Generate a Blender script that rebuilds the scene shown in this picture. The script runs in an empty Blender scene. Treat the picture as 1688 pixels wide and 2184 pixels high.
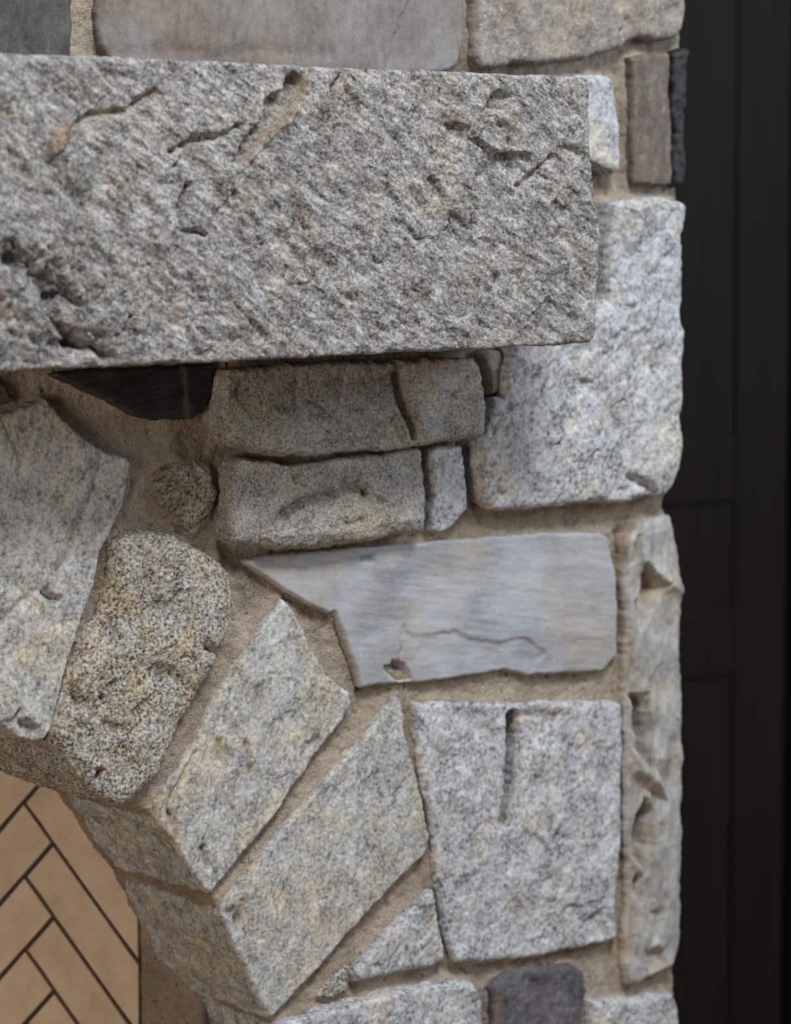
import bpy, bmesh, math, random
import numpy as np
from mathutils import Vector, Matrix

# ------------------------------------------------------------------ camera, world, light, exposure
W, H, F = 1688.0, 2184.0, 7200.0
YAW, PITCH, DIST = math.radians(36.0), math.radians(5.25), 4.5
AIM = Vector((0.0, 0.0, 1.30))
DIRV = Vector((math.sin(YAW) * math.cos(PITCH), math.cos(YAW) * math.cos(PITCH), -math.sin(PITCH)))
RIGHT = Vector((math.cos(YAW), -math.sin(YAW), 0.0))
UPV = RIGHT.cross(DIRV)
CAMP = AIM - DIRV * DIST
MANTEL_P = 0.22

scene = bpy.context.scene
cd = bpy.data.cameras.new('camera')
cam = bpy.data.objects.new('camera', cd)
scene.collection.objects.link(cam)
cam.location = CAMP
cam.rotation_euler = (math.pi / 2 - PITCH, 0, -YAW)
cd.sensor_fit = 'VERTICAL'
cd.sensor_height = 36.0
cd.lens = F / H * 36.0
cd.clip_start = 0.05
cd.dof.use_dof = True
cd.dof.focus_distance = 4.26
cd.dof.aperture_fstop = 3.0
scene.camera = cam

scene.view_settings.view_transform = 'Standard'
scene.view_settings.look = 'None'
scene.view_settings.gamma = 1.0
scene.view_settings.use_curve_mapping = False
scene.view_settings.exposure = 0.2
scene.cycles.use_denoising = True

world = bpy.data.worlds.new('room_ambient')
scene.world = world
world.use_nodes = True
bg = world.node_tree.nodes['Background']
bg.inputs['Color'].default_value = (1.0, 0.93, 0.84, 1)
bg.inputs['Strength'].default_value = 0.045


def area(name, loc, aim, sx, sy, power, col):
    ld = bpy.data.lights.new(name, 'AREA')
    ld.shape = 'RECTANGLE'
    ld.size, ld.size_y, ld.energy, ld.color = sx, sy, power, col
    o = bpy.data.objects.new(name, ld)
    scene.collection.objects.link(o)
    o.location = loc
    o.rotation_euler = (Vector(aim) - Vector(loc)).to_track_quat('-Z', 'Y').to_euler()
    return o


area('window_daylight', (-0.5, -2.35, 4.2), (0.0, 0, 1.3), 1.0, 0.8, 125, (0.94, 0.975, 1.0))
area('window_skylight', (2.5, -2.1, 2.6), (0.4, 0, 1.2), 0.9, 1.0, 50, (0.76, 0.88, 1.0))
area('firebox_fill_light', (-3.9, -2.0, 1.0), (-0.2, 0.1, 0.9), 1.2, 1.6, 45, (1.0, 0.895, 0.77))  # warm fill added from low left to brighten the firebricks


# ------------------------------------------------------------------ pixel -> place
def U(pts, h):
    """photograph pixels -> (X, Z) on the vertical plane y = -h"""
    out = []
    for px, py in pts:
        d = DIRV + RIGHT * ((px - W / 2) / F) + UPV * ((H / 2 - py) / F)
        t = (-h - CAMP.y) / d.y
        p = CAMP + d * t
        out.append((p.x, p.z))
    return np.array(out)


# ------------------------------------------------------------------ noise
_rng = np.random.RandomState(7)
PERM = np.concatenate([_rng.permutation(256)] * 3).astype(np.int32)
GR = _rng.normal(size=(256, 3))
GR /= np.linalg.norm(GR, axis=1)[:, None]


def perlin(x, y, z):
    xi, yi, zi = np.floor(x).astype(np.int32), np.floor(y).astype(np.int32), np.floor(z).astype(np.int32)
    xf, yf, zf = x - xi, y - yi, z - zi
    u, v, w = [t * t * t * (t * (t * 6 - 15) + 10) for t in (xf, yf, zf)]
    xi &= 255; yi &= 255; zi &= 255
    res = 0
    for dx in (0, 1):
        wx = u if dx else 1 - u
        px = PERM[xi + dx]
        for dy in (0, 1):
            wy = v if dy else 1 - v
            py = PERM[px + yi + dy]
            for dz in (0, 1):
                wz = w if dz else 1 - w
                g = GR[PERM[py + zi + dz]]
                res = res + wx * wy * wz * (g[:, 0] * (xf - dx) + g[:, 1] * (yf - dy) + g[:, 2] * (zf - dz))
    return res * 1.6


def fbm(x, z, freq, octv, seed, gain=0.5, y=None, ridged=False, lac=2.03):
    t, a, s = 0, 1.0, 0
    yy = np.zeros_like(x) if y is None else y
    for o in range(octv):
        n = perlin(x * freq + seed * 7.31 + o * 3.7, yy * freq + seed * 1.7 + 0.37 + o, z * freq + seed * 3.13 + o * 9.1)
        if ridged:
            n = 1 - 2 * np.abs(n)
        t = t + a * n
        s += a
        a *= gain
        freq *= lac
    return t / s


def hash2(i, j, k):
    return PERM[(PERM[(PERM[(i & 255)] + j) & 255] + k) & 255] / 255.0


def facets(x, z, freq, seed):
    """broken-face relief: tilted flakes with small cliffs between them"""
    X, Z = x * freq, z * freq
    xi, zi = np.floor(X).astype(np.int32), np.floor(Z).astype(np.int32)
    best = np.full(x.shape, 1e9)
    hh = np.zeros_like(x)
    for dx in (-1, 0, 1):
        for dz in (-1, 0, 1):
            i, j = xi + dx, zi + dz
            cx = i + hash2(i, j, seed)
            cz = j + hash2(i, j, seed + 31)
            d = (X - cx) ** 2 + (Z - cz) ** 2
            gx = hash2(i, j, seed + 57) * 2 - 1
            gz = hash2(i, j, seed + 91) * 2 - 1
            o = hash2(i, j, seed + 133) - 0.5
            v = o * 0.8 + gx * (X - cx) + gz * (Z - cz)
            m = d < best
            best = np.where(m, d, best)
            hh = np.where(m, v, hh)
    return hh


def sstep(a, b, x):
    t = np.clip((x - a) / (b - a), 0, 1)
    return t * t * (3 - 2 * t)


def seg_dist(x, z, pts, closed):
    """distance, nearest point, inside mask"""
    n = len(pts)
    best = np.full(x.shape, 1e9)
    bx, bz = np.zeros_like(x), np.zeros_like(z)
    ins = np.zeros(x.shape, bool)
    for i in range(n if closed else n - 1):
        ax, az = pts[i]
        cx, cz = pts[(i + 1) % n]
        ex, ez = cx - ax, cz - az
        L = ex * ex + ez * ez + 1e-12
        t = np.clip(((x - ax) * ex + (z - az) * ez) / L, 0, 1)
        qx, qz = ax + t * ex, az + t * ez
        d = (x - qx) ** 2 + (z - qz) ** 2
        m = d < best
        best = np.where(m, d, best)
        bx = np.where(m, qx, bx)
        bz = np.where(m, qz, bz)
        if closed and abs(ez) > 1e-12:
            c = (az > z) != (cz > z)
            ins ^= c & (x < ax + (z - az) * ex / ez)
    return np.sqrt(best), bx, bz, ins


# ------------------------------------------------------------------ materials
def nd(nt, kind, **kw):
    n = nt.nodes.new(kind)
    for k, v in kw.items():
        if k in n.inputs:
            n.inputs[k].default_value = v
        else:
            setattr(n, k, v)
    return n


def ramp(nt, src, stops, interp='LINEAR'):
    r = nt.nodes.new('ShaderNodeValToRGB')
    r.color_ramp.interpolation = interp
    el = r.color_ramp.elements
    while len(el) < len(stops):
        el.new(0.5)
    for e, (p, c) in zip(el, stops):
        e.position = p
        e.color = (c, c, c, 1) if not hasattr(c, '__len__') else (c[0], c[1], c[2], 1)
    nt.links.new(src, r.inputs[0])
    return r.outputs[0]


def math_n(nt, op, a, b):
    n = nt.nodes.new('ShaderNodeMath')
    n.operation = op
    for s, v in ((0, a), (1, b)):
        if isinstance(v, (int, float)):
            n.inputs[s].default_value = v
        else:
            nt.links.new(v, n.inputs[s])
    return n.outputs[0]


def mixc(nt, f, a, b, mode='MIX'):
    n = nt.nodes.new('ShaderNodeMix')
    n.data_type = 'RGBA'
    n.blend_type = mode
    for s, v in ((0, f), (6, a), (7, b)):
        if isinstance(v, (int, float)):
            n.inputs[s].default_value = v
        elif hasattr(v, '__len__'):
            n.inputs[s].default_value = (v[0], v[1], v[2], 1)
        else:
            nt.links.new(v, n.inputs[s])
    return n.outputs[2]


def base_mat(name):
    m = bpy.data.materials.new(name)
    m.use_nodes = True
    nt = m.node_tree
    b = nt.nodes['Principled BSDF']
    tc = nt.nodes.new('ShaderNodeTexCoord')
    oi = nt.nodes.new('ShaderNodeObjectInfo')
    off = nt.nodes.new('ShaderNodeVectorMath')
    off.operation = 'ADD'
    sc = math_n(nt, 'MULTIPLY', oi.outputs['Random'], 13.0)
    cb = nt.nodes.new('ShaderNodeCombineXYZ')
    for i in range(3):
        nt.links.new(sc, cb.inputs[i])
    nt.links.new(tc.outputs['Object'], off.inputs[0])
    nt.links.new(cb.outputs[0], off.inputs[1])
    return m, nt, b, off.outputs[0]


def noise(nt, co, scale, detail=3, rough=0.6, dist=0.0):
    n = nd(nt, 'ShaderNodeTexNoise', Scale=scale, Detail=detail, Roughness=rough, Distortion=dist)
    nt.links.new(co, n.inputs['Vector'])
    return n.outputs['Fac']


def stretch(nt, co, ang, sx, sz):
    r = nd(nt, 'ShaderNodeMapping')
    r.inputs['Rotation'].default_value = (0, math.radians(ang), 0)
    nt.links.new(co, r.inputs['Vector'])
    s = nd(nt, 'ShaderNodeMapping')
    s.inputs['Scale'].default_value = (sx, (sx + sz) / 2, sz)
    nt.links.new(r.outputs[0], s.inputs['Vector'])
    return s.outputs[0]


def stone_mat(name, light, mid, dark, tan, grain=300, streak=None, w=(0.5, 0.25, 0.35), cen=(0.36, 0.52, 0.66),
              tan_amt=0.5, tan_lo=0.5, tan_scale=14, fleck_tan=0.3, bump=0.6, bdist=0.003, ochre=(0.34, 0.22, 0.10), flecks=True,
              rough=0.75, patch=28):
    m, nt, b, co = base_mat(name)
    g = noise(nt, co, grain, 3, 0.6)
    if streak:
        st = stretch(nt, co, *streak)
    else:
        st = stretch(nt, co, 60, 1.0, 1.6)
    s = noise(nt, st, grain * 0.33, 4, 0.62, 0.3)
    p = noise(nt, co, patch, 5, 0.6, 0.4)
    v = math_n(nt, 'ADD', math_n(nt, 'ADD', math_n(nt, 'MULTIPLY', g, w[0]), math_n(nt, 'MULTIPLY', s, w[1])), math_n(nt, 'MULTIPLY', p, w[2]))
    v = math_n(nt, 'DIVIDE', v, sum(w))
    col = ramp(nt, v, [(cen[0], dark), (cen[1], mid), (cen[2], light)])
    # weathered warm patches and warm grains
    tf = math_n(nt, 'MULTIPLY', ramp(nt, noise(nt, co, tan_scale, 5, 0.65, 0.5), [(tan_lo, 0.0), (tan_lo + 0.17, 1.0)]), tan_amt)
    col = mixc(nt, tf, col, mixc(nt, 1.0, col, [min(1.6, c) for c in tan], 'MULTIPLY'))
    fl = math_n(nt, 'MULTIPLY', ramp(nt, noise(nt, st, grain * 0.55, 2, 0.5), [(0.56, 0.0), (0.66, 1.0)]), fleck_tan)
    col = mixc(nt, fl, col, (ochre[0] * 1.25, ochre[1] * 1.25, ochre[2] * 1.3))
    # mineral marks, darkened dents and painted shade carried by the mesh
    a = nd(nt, 'ShaderNodeAttribute', attribute_name='stain')
    sf = math_n(nt, 'MULTIPLY', a.outputs['Fac'], ramp(nt, g, [(0.30, 0.55), (0.62, 1.0)]))
    col = mixc(nt, sf, col, mixc(nt, 0.28, ochre, col))
    a2 = nd(nt, 'ShaderNodeAttribute', attribute_name='dark')
    col = mixc(nt, math_n(nt, 'MULTIPLY', a2.outputs['Fac'], 0.85), col, dark)
    rg = rough
    if flecks:
        vo = nd(nt, 'ShaderNodeTexVoronoi', Scale=420.0)
        nt.links.new(co, vo.inputs['Vector'])
        fk = ramp(nt, vo.outputs['Color'], [(0.90, 0.0), (0.93, 1.0)])
        nt.links.new(mixc(nt, fk, (rough,) * 3, (0.22,) * 3), b.inputs['Roughness'])
        col = mixc(nt, math_n(nt, 'MULTIPLY', fk, 0.45), col, (0.75, 0.75, 0.76))
    else:
        b.inputs['Roughness'].default_value = rg
    nt.links.new(col, b.inputs['Base Color'])
    b.inputs['Specular IOR Level'].default_value = 0.35
    hsum = math_n(nt, 'ADD', math_n(nt, 'MULTIPLY', g, 0.6), math_n(nt, 'MULTIPLY', noise(nt, st, grain * 0.5, 6, 0.7), 0.8))
    bp = nd(nt, 'ShaderNodeBump', Strength=bump, Distance=bdist)
    nt.links.new(hsum, bp.inputs['Height'])
    nt.links.new(bp.outputs[0], b.inputs['Normal'])
    return m


M = {}
M['granite'] = stone_mat('grey_granite', (0.55, 0.545, 0.545), (0.265, 0.255, 0.247), (0.03, 0.028, 0.027), (1.13, 0.955, 0.76), cen=(0.38, 0.50, 0.62),
                         grain=230, streak=(-28, 0.45, 1.6), w=(0.46, 0.46, 0.22), tan_amt=0.6, fleck_tan=0.10, bump=1.0, bdist=0.004)
M['pale'] = stone_mat('pale_granite', (0.60, 0.61, 0.635), (0.38, 0.385, 0.40), (0.06, 0.066, 0.076), (1.1, 0.97, 0.76), cen=(0.37, 0.49, 0.61),
                      grain=180, w=(0.5, 0.3, 0.3), tan_amt=0.75, tan_lo=0.5, fleck_tan=0.06, bump=0.6)
M['arch'] = stone_mat('arch_granite', (0.60, 0.60, 0.585), (0.39, 0.385, 0.37), (0.09, 0.09, 0.092), (1.1, 0.96, 0.74), cen=(0.36, 0.50, 0.62),
                      grain=200, streak=(75, 0.6, 1.5), w=(0.5, 0.32, 0.3), tan_amt=0.8, tan_lo=0.47, fleck_tan=0.12, bump=0.6)
M['weathered'] = stone_mat('weathered_granite', (0.66, 0.64, 0.61), (0.36, 0.335, 0.295), (0.035, 0.032, 0.029), (1.08, 0.93, 0.70), cen=(0.38, 0.49, 0.60),
                           grain=240, w=(0.75, 0.2, 0.25), tan_amt=0.85, tan_lo=0.44, tan_scale=18, fleck_tan=0.24, bump=1.0, bdist=0.005)
M['tan'] = stone_mat('tan_granite', (0.54, 0.525, 0.50), (0.32, 0.305, 0.285), (0.055, 0.055, 0.055), (1.10, 0.94, 0.70), cen=(0.36, 0.49, 0.62),
                     grain=280, w=(0.6, 0.2, 0.3), tan_amt=0.65, tan_lo=0.47, fleck_tan=0.08, bump=0.9, bdist=0.004)
M['buff'] = stone_mat('buff_granite', (0.42, 0.39, 0.35), (0.28, 0.25, 0.22), (0.10, 0.09, 0.082), (1.1, 0.94, 0.74),
                      grain=220, w=(0.35, 0.3, 0.4), tan_amt=0.6, fleck_tan=0.08, bump=0.7)
M['slate'] = stone_mat('blue_grey_slate', (0.43, 0.45, 0.49), (0.335, 0.345, 0.37), (0.20, 0.21, 0.23), (1.16, 1.0, 0.80),
                       grain=240, streak=(-7, 0.2, 2.2), w=(0.18, 0.36, 0.6), cen=(0.34, 0.5, 0.66), tan_amt=0.75, tan_lo=0.47, tan_scale=8,
                       fleck_tan=0.0, bump=0.2, flecks=False, rough=0.7, patch=12)
M['brownslate'] = stone_mat('brown_grey_slate', (0.26, 0.248, 0.238), (0.19, 0.174, 0.161), (0.105, 0.094, 0.086), (1.05, 0.90, 0.74),
                            grain=260, streak=(88, 0.5, 1.2), w=(0.2, 0.4, 0.5), cen=(0.34, 0.5, 0.66), tan_amt=0.7, tan_lo=0.45, tan_scale=7,
                            fleck_tan=0.03, bump=0.45, flecks=False, rough=0.75, patch=10)
M['darkslate'] = stone_mat('dark_grey_slate', (0.13, 0.127, 0.118), (0.078, 0.075, 0.069), (0.036, 0.035, 0.032), (1.1, 0.95, 0.72),
                           grain=280, streak=(80, 0.5, 1.2), w=(0.3, 0.4, 0.4), tan_amt=0.5, fleck_tan=0.05, bump=0.6, flecks=False)
M['black'] = stone_mat('black_slate', (0.05, 0.05, 0.05), (0.022, 0.022, 0.023), (0.010, 0.010, 0.010), (1.1, 0.97, 0.8),
                       grain=240, streak=(8, 0.25, 2.2), w=(0.2, 0.5, 0.3), tan_amt=0.3, fleck_tan=0.0, bump=0.5, flecks=False, rough=0.5,
                       ochre=(0.16, 0.15, 0.12))
M['brownbrick'] = stone_mat('brown_slate', (0.25, 0.215, 0.185), (0.155, 0.125, 0.10), (0.07, 0.06, 0.055), (1.15, 0.92, 0.72), grain=200, streak=(80, 0.4, 1.6), w=(0.25, 0.45, 0.4), tan_amt=0.8,
                             tan_lo=0.45, fleck_tan=0.03, bump=0.4, flecks=False)
M['purple'] = stone_mat('purple_grey_stone', (0.22, 0.215, 0.23), (0.115, 0.108, 0.118), (0.05, 0.048, 0.052), (1.0, 0.95, 0.9),
                        grain=220, w=(0.35, 0.3, 0.5), tan_amt=0.4, fleck_tan=0.03, bump=0.6, flecks=False)
M['flint'] = stone_mat('rippled_grey_stone', (0.47, 0.465, 0.46), (0.35, 0.34, 0.325), (0.17, 0.165, 0.15), (1.12, 0.95, 0.70),
                       grain=180, streak=(85, 0.5, 1.6), w=(0.2, 0.4, 0.45), tan_amt=0.7, tan_lo=0.5, tan_scale=16, fleck_tan=0.0, bump=0.3,
                       flecks=False, rough=0.65)


def mortar_mat():
    m, nt, b, co = base_mat('sandy_mortar')
    g = noise(nt, co, 420, 3, 0.65)
    p = noise(nt, co, 16, 5, 0.6, 0.4)
    v = math_n(nt, 'ADD', math_n(nt, 'MULTIPLY', g, 0.5), math_n(nt, 'MULTIPLY', p, 0.5))
    col = ramp(nt, v, [(0.35, (0.19, 0.147, 0.108)), (0.5, (0.38, 0.31, 0.24)), (0.66, (0.54, 0.455, 0.365))])
    vo = nd(nt, 'ShaderNodeTexVoronoi', Scale=260.0)
    nt.links.new(co, vo.inputs['Vector'])
    fk = ramp(nt, vo.outputs['Color'], [(0.88, 0.0), (0.93, 0.7)])
    col = mixc(nt, fk, col, (0.11, 0.085, 0.06))
    nt.links.new(col, b.inputs['Base Color'])
    b.inputs['Roughness'].default_value = 0.95
    b.inputs['Specular IOR Level'].default_value = 0.15
    bp = nd(nt, 'ShaderNodeBump', Strength=0.9, Distance=0.0035)
    nt.links.new(math_n(nt, 'ADD', g, math_n(nt, 'MULTIPLY', noise(nt, co, 230, 4, 0.7), 1.2)), bp.inputs['Height'])
    nt.links.new(bp.outputs[0], b.inputs['Normal'])
    return m


def brick_mat():
    m, nt, b, co = base_mat('tan_firebrick')
    oi = nt.nodes.new('ShaderNodeObjectInfo')
    g = noise(nt, co, 400, 3, 0.6)
    p = noise(nt, co, 22, 4, 0.6)
    v = math_n(nt, 'ADD', math_n(nt, 'MULTIPLY', g, 0.3), math_n(nt, 'MULTIPLY', p, 0.7))
    col = ramp(nt, v, [(0.34, (0.60, 0.46, 0.325)), (0.5, (0.70, 0.555, 0.405)), (0.66, (0.76, 0.63, 0.48))])
    vr = ramp(nt, oi.outputs['Random'], [(0.0, (0.86, 0.85, 0.86)), (0.5, (1.0, 1.0, 1.0)), (1.0, (1.10, 1.08, 1.04))])
    col = mixc(nt, 1.0, col, vr, 'MULTIPLY')
    vo = nd(nt, 'ShaderNodeTexVoronoi', Scale=110.0)
    nt.links.new(co, vo.inputs['Vector'])
    fk = ramp(nt, vo.outputs['Color'], [(0.93, 0.0), (0.95, 0.55)])
    fk = math_n(nt, 'MULTIPLY', fk, ramp(nt, vo.outputs['Distance'], [(0.18, 1.0), (0.35, 0.0)]))
    col = mixc(nt, fk, col, (0.16, 0.13, 0.10))
    nt.links.new(col, b.inputs['Base Color'])
    b.inputs['Roughness'].default_value = 0.8
    b.inputs['Specular IOR Level'].default_value = 0.25
    bp = nd(nt, 'ShaderNodeBump', Strength=0.2, Distance=0.001)
    nt.links.new(g, bp.inputs['Height'])
    nt.links.new(bp.outputs[0], b.inputs['Normal'])
    return m


def plain_mat(name, c0, c1, scale, rough, stretch_z=1.0, spec=0.3):
    m, nt, b, co = base_mat(name)
    n = noise(nt, stretch(nt, co, 0, 1.0, stretch_z), scale, 5, 0.6)
    nt.links.new(ramp(nt, n, [(0.35, c0), (0.65, c1)]), b.inputs['Base Color'])
    b.inputs['Roughness'].default_value = rough
    b.inputs['Specular IOR Level'].default_value = spec
    bp = nd(nt, 'ShaderNodeBump', Strength=0.15, Distance=0.001)
    nt.links.new(n, bp.inputs['Height'])
    nt.links.new(bp.outputs[0], b.inputs['Normal'])
    return m


M['mortar'] = mortar_mat()
M['brick'] = brick_mat()
M['joint'] = plain_mat('dark_firebox_joint', (0.04, 0.036, 0.03), (0.085, 0.078, 0.066), 300, 0.95)
M['blackpaint'] = plain_mat('black_brown_paint', (0.0080, 0.0064, 0.0052), (0.0108, 0.0088, 0.0070), 30, 0.6, 0.1, 0.12)
M['blackwall'] = plain_mat('black_wall_paint', (0.0032, 0.0027, 0.0024), (0.0048, 0.0040, 0.0034), 20, 0.8, 1.0, 0.05)
M['steel'] = plain_mat('dark_bronze', (0.02, 0.017, 0.014), (0.035, 0.03, 0.025), 60, 0.45)
M['floor'] = plain_mat('brown_oak_floor', (0.16, 0.10, 0.06), (0.24, 0.16, 0.10), 12, 0.5, 1.0)


# ------------------------------------------------------------------ objects
def link(o, parent=None, label=None, cat=None, kind=None, group=None):
    scene.collection.objects.link(o)
    if parent is not None:
        o.parent = parent
    if label: o['label'] = label
    if cat: o['category'] = cat
    if kind: o['kind'] = kind
    if group: o['group'] = group
    return o


def np_mesh(name, V, Q, mat, attrs, smooth=True):
    me = bpy.data.meshes.new(name)
    V = np.ascontiguousarray(V, np.float32)
    Q = np.ascontiguousarray(Q, np.int32)
    me.vertices.add(len(V))
    me.vertices.foreach_set('co', V.ravel())
    me.loops.add(Q.size)
    me.loops.foreach_set('vertex_index', Q.ravel())
    me.polygons.add(len(Q))
    me.polygons.foreach_set('loop_start', np.arange(0, Q.size, 4, dtype=np.int32))
    me.polygons.foreach_set('loop_total', np.full(len(Q), 4, np.int32))
    if smooth:
        me.polygons.foreach_set('use_smooth', np.ones(len(Q), bool))
    for k, a in attrs.items():
        at = me.attributes.new(k, 'FLOAT', 'POINT')
        at.data.foreach_set('value', np.ascontiguousarray(a, np.float32))
    me.update(calc_edges=True)
    me.validate()
    me.materials.append(mat)
    return me


def build_slab(pts, step, height, y0, depth, skstep=0.005, sknoise=0.003, skfreq=28, seed=1, warp=0.0, drop_mask=None, skirt_all=True, side_stain=0.0,
               taper=0.0):
    """relief face over polygon pts (X,Z) + rough sides going back; returns V, Q, attrs (world)"""
    lo, hi = pts.min(0) - step, pts.max(0) + step
    nx, nz = int((hi[0] - lo[0]) / step) + 2, int((hi[1] - lo[1]) / step) + 2
    gx, gz = np.meshgrid(lo[0] + np.arange(nx) * step, lo[1] + np.arange(nz) * step)
    gx, gz = gx.ravel(), gz.ravel()
    d, bx, bz, ins = seg_dist(gx, gz, pts, True)
    sd = np.where(ins, d, -d)
    keep = sd > -0.5 * step
    K = keep.reshape(nz, nx)
    cell = K[:-1, :-1] & K[:-1, 1:] & K[1:, :-1] & K[1:, 1:]
    if drop_mask is not None:
        dm = drop_mask(gx, gz).reshape(nz, nx)
        cell &= ~(dm[:-1, :-1] & dm[:-1, 1:] & dm[1:, :-1] & dm[1:, 1:])
    iz, ix = np.nonzero(cell)
    i0 = iz * nx + ix
    Q = np.stack([i0, i0 + 1, i0 + 1 + nx, i0 + nx], 1)
    used = np.unique(Q)
    remap = np.full(nx * nz, -1, np.int64)
    remap[used] = np.arange(len(used))
    Q = remap[Q]
    x, z, sd, bx, bz = gx[used], gz[used], sd[used], bx[used], bz[used]
    n0 = len(x)
    E = np.concatenate([Q[:, [0, 1]], Q[:, [1, 2]], Q[:, [2, 3]], Q[:, [3, 0]]])
    key = np.minimum(E[:, 0], E[:, 1]) * n0 + np.maximum(E[:, 0], E[:, 1])
    _, inv, cnt = np.unique(key, return_inverse=True, return_counts=True)
    B = E[cnt[inv] == 1]
    bv = np.zeros(n0, bool)
    bv[B.ravel()] = True
    snap = (bv & (sd < 1.5 * step)) | (sd < 0.3 * step)
    x = np.where(snap, bx, x)
    z = np.where(snap, bz, z)
    sd = np.where(snap, 0, sd)
    if not skirt_all:
        B = B[snap[B[:, 0]] & snap[B[:, 1]]]
    hgt, stain, dark = height(x, z, np.maximum(sd, 0))
    xw, zw = x, z
    if warp:
        xw = x + warp * (fbm(x, z, 24, 3, seed + 40, 0.6) + 0.45 * fbm(x, z, 110, 2, seed + 41, 0.6))
        zw = z + warp * (fbm(x, z, 24, 3, seed + 50, 0.6) + 0.45 * fbm(x, z, 110, 2, seed + 51, 0.6))
    y = -(y0 + hgt)
    V = [np.stack([xw, y, zw], 1)]
    A_s, A_d = [stain], [dark]
    # sides
    bvid = np.unique(B)
    loc = np.full(n0, -1, np.int64)
    loc[bvid] = np.arange(len(bvid))
    cx, cz = x[bvid].mean(), z[bvid].mean()
    nr = max(2, int(math.ceil(depth / skstep)))
    prev = bvid
    QS = []
    nb = len(bvid)
    base = n0
    for k in range(1, nr + 1):
        t = k / nr
        yk = y[bvid] * (1 - t) + (-y0 + depth) * t
        amp = sknoise * min(1.0, k / 3.0)
        n1 = fbm(x[bvid], z[bvid], skfreq, 4, seed + 3, 0.6, y=yk)
        n2 = fbm(x[bvid], z[bvid], skfreq, 4, seed + 9, 0.6, y=yk)
        sx = xw[bvid] + amp * n1 - taper * t * (xw[bvid] - cx)
        sz = zw[bvid] + amp * n2 - taper * t * (zw[bvid] - cz)
        V.append(np.stack([sx, yk, sz], 1))
        A_s.append(np.maximum(stain[bvid] * max(0, 1 - k / 4), side_stain * (0.6 + 0.8 * n1)))
        A_d.append(dark[bvid] * max(0, 1 - k / 4))
        cur = base + np.arange(nb)
        pa = prev[loc[B[:, 0]]] if k > 1 else B[:, 0]
        pb = prev[loc[B[:, 1]]] if k > 1 else B[:, 1]
        QS.append(np.stack([pb, pa, cur[loc[B[:, 0]]], cur[loc[B[:, 1]]]], 1))
        prev = cur
        base += nb
    V = np.concatenate(V)
    Q = np.concatenate([Q] + QS)
    return V, Q, {'stain': np.clip(np.concatenate(A_s), 0, 1), 'dark': np.clip(np.concatenate(A_d), 0, 1)}


def relief(h, seed, r=0.008, drop=0.008, big=(9, 0.006), med=(30, 0.003), fine=(120, 0.0016), fac=(22, 0.002), fac2=None, ang=0.0, ratio=1.0,
           tilt=(0, 0), feats=(), bulge=0.0, ridge=None, fh=1.4):
    """returns height(x, z, d): outward relief, stain and dark attributes"""
    ca, sa = math.cos(math.radians(ang)), math.sin(math.radians(ang))

    def f(x, z, d):
        u, v = x * ca + z * sa, (-x * sa + z * ca) * ratio
        xm, zm = x.mean(), z.mean()
        wx = u + 0.012 * fbm(x, z, 25, 3, seed + 11, 0.6)
        wz = v + 0.012 * fbm(x, z, 25, 3, seed + 12, 0.6)
        g = big[1] * fbm(u, v, big[0], 2, seed) + med[1] * fbm(wx, wz, med[0], 3, seed + 1, 0.55)
        if fac[1]:
            g = g + fac[1] * facets(wx, wz, fac[0], seed % 97)
        if fac2:
            g = g + fac2[1] * facets(wx * 1.1, wz, fac2[0], seed % 97 + 5)
        if ridge:
            g = g + ridge[1] * fbm(wx, wz, ridge[0], 3, seed + 2, 0.5, ridged=True)
        gf = fine[1] * fbm(u, v, fine[0], 3, seed + 4, 0.65)
        g = g + tilt[0] * (x - xm) + tilt[1] * (z - zm)
        if bulge:
            g = g - bulge * (((x - xm) / (np.ptp(x) / 2)) ** 2 + ((z - zm) / (np.ptp(z) / 2)) ** 2)
        stain, dark = np.zeros_like(x), np.zeros_like(x)
        jit = fbm(x, z, 60, 3, seed + 21, 0.6)
        for ft in feats:
            k = ft['k']
            P = U(ft['p'], h)
            m0, m1 = P.min(0) - 0.08, P.max(0) + 0.08
            sel = (x > m0[0]) & (x < m1[0]) & (z > m0[1]) & (z < m1[1])
            if not sel.any():
                continue
            xs, zs, js = x[sel], z[sel], jit[sel]
            dd, _, _, ii = seg_dist(xs + 0.004 * js, zs - 0.004 * js, P, k == 'poly')
            w = ft.get('w', 0.005)
            if k == 'line' and ft.get('s', 0) >= 0.7:
                w = max(w, 0.0042)
            if k == 'line':
                mk = np.exp(-(dd / w) ** 2) if not ft.get('flat') else 1 - sstep(w * 0.55, w, dd)
            else:
                sg = np.where(ii, dd, -dd)
                mk = sstep(-w * 0.5, w, sg + w * 0.3 * js)
                if ft.get('fade'):
                    mk = mk * np.exp(-np.maximum(sg, 0) / ft['fade'])
            if ft.get('rough'):
                gf[sel] += mk * ft['rough'] * (fbm(xs, zs, ft.get('rf', 45), 4, seed + 71, 0.6) + 0.6 * facets(xs + 0.01 * js, zs, 40, 3))
            g[sel] += mk * ft.get('h', 0.0) * fh
            stain[sel] = np.maximum(stain[sel], mk * ft.get('s', 0.0) * (0.75 + 0.5 * js))
            dark[sel] = np.maximum(dark[sel], mk * ft.get('d', 0.0) * np.clip(0.6 + 1.2 * js, 0, 1))
        rr = r * (1 + 0.6 * fbm(x, z, 20, 2, seed + 6))
        e = np.clip(d / np.maximum(rr, 1e-4), 0, 1)
        prof = np.sqrt(np.maximum(1 - (1 - e) ** 2, 0))
        lim = np.clip(d / 0.004, 0.3, 1)
        return g * (0.35 + 0.65 * np.clip(d / 0.02, 0, 1)) + gf * lim - drop * (1 - prof), stain, dark
    return f


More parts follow.
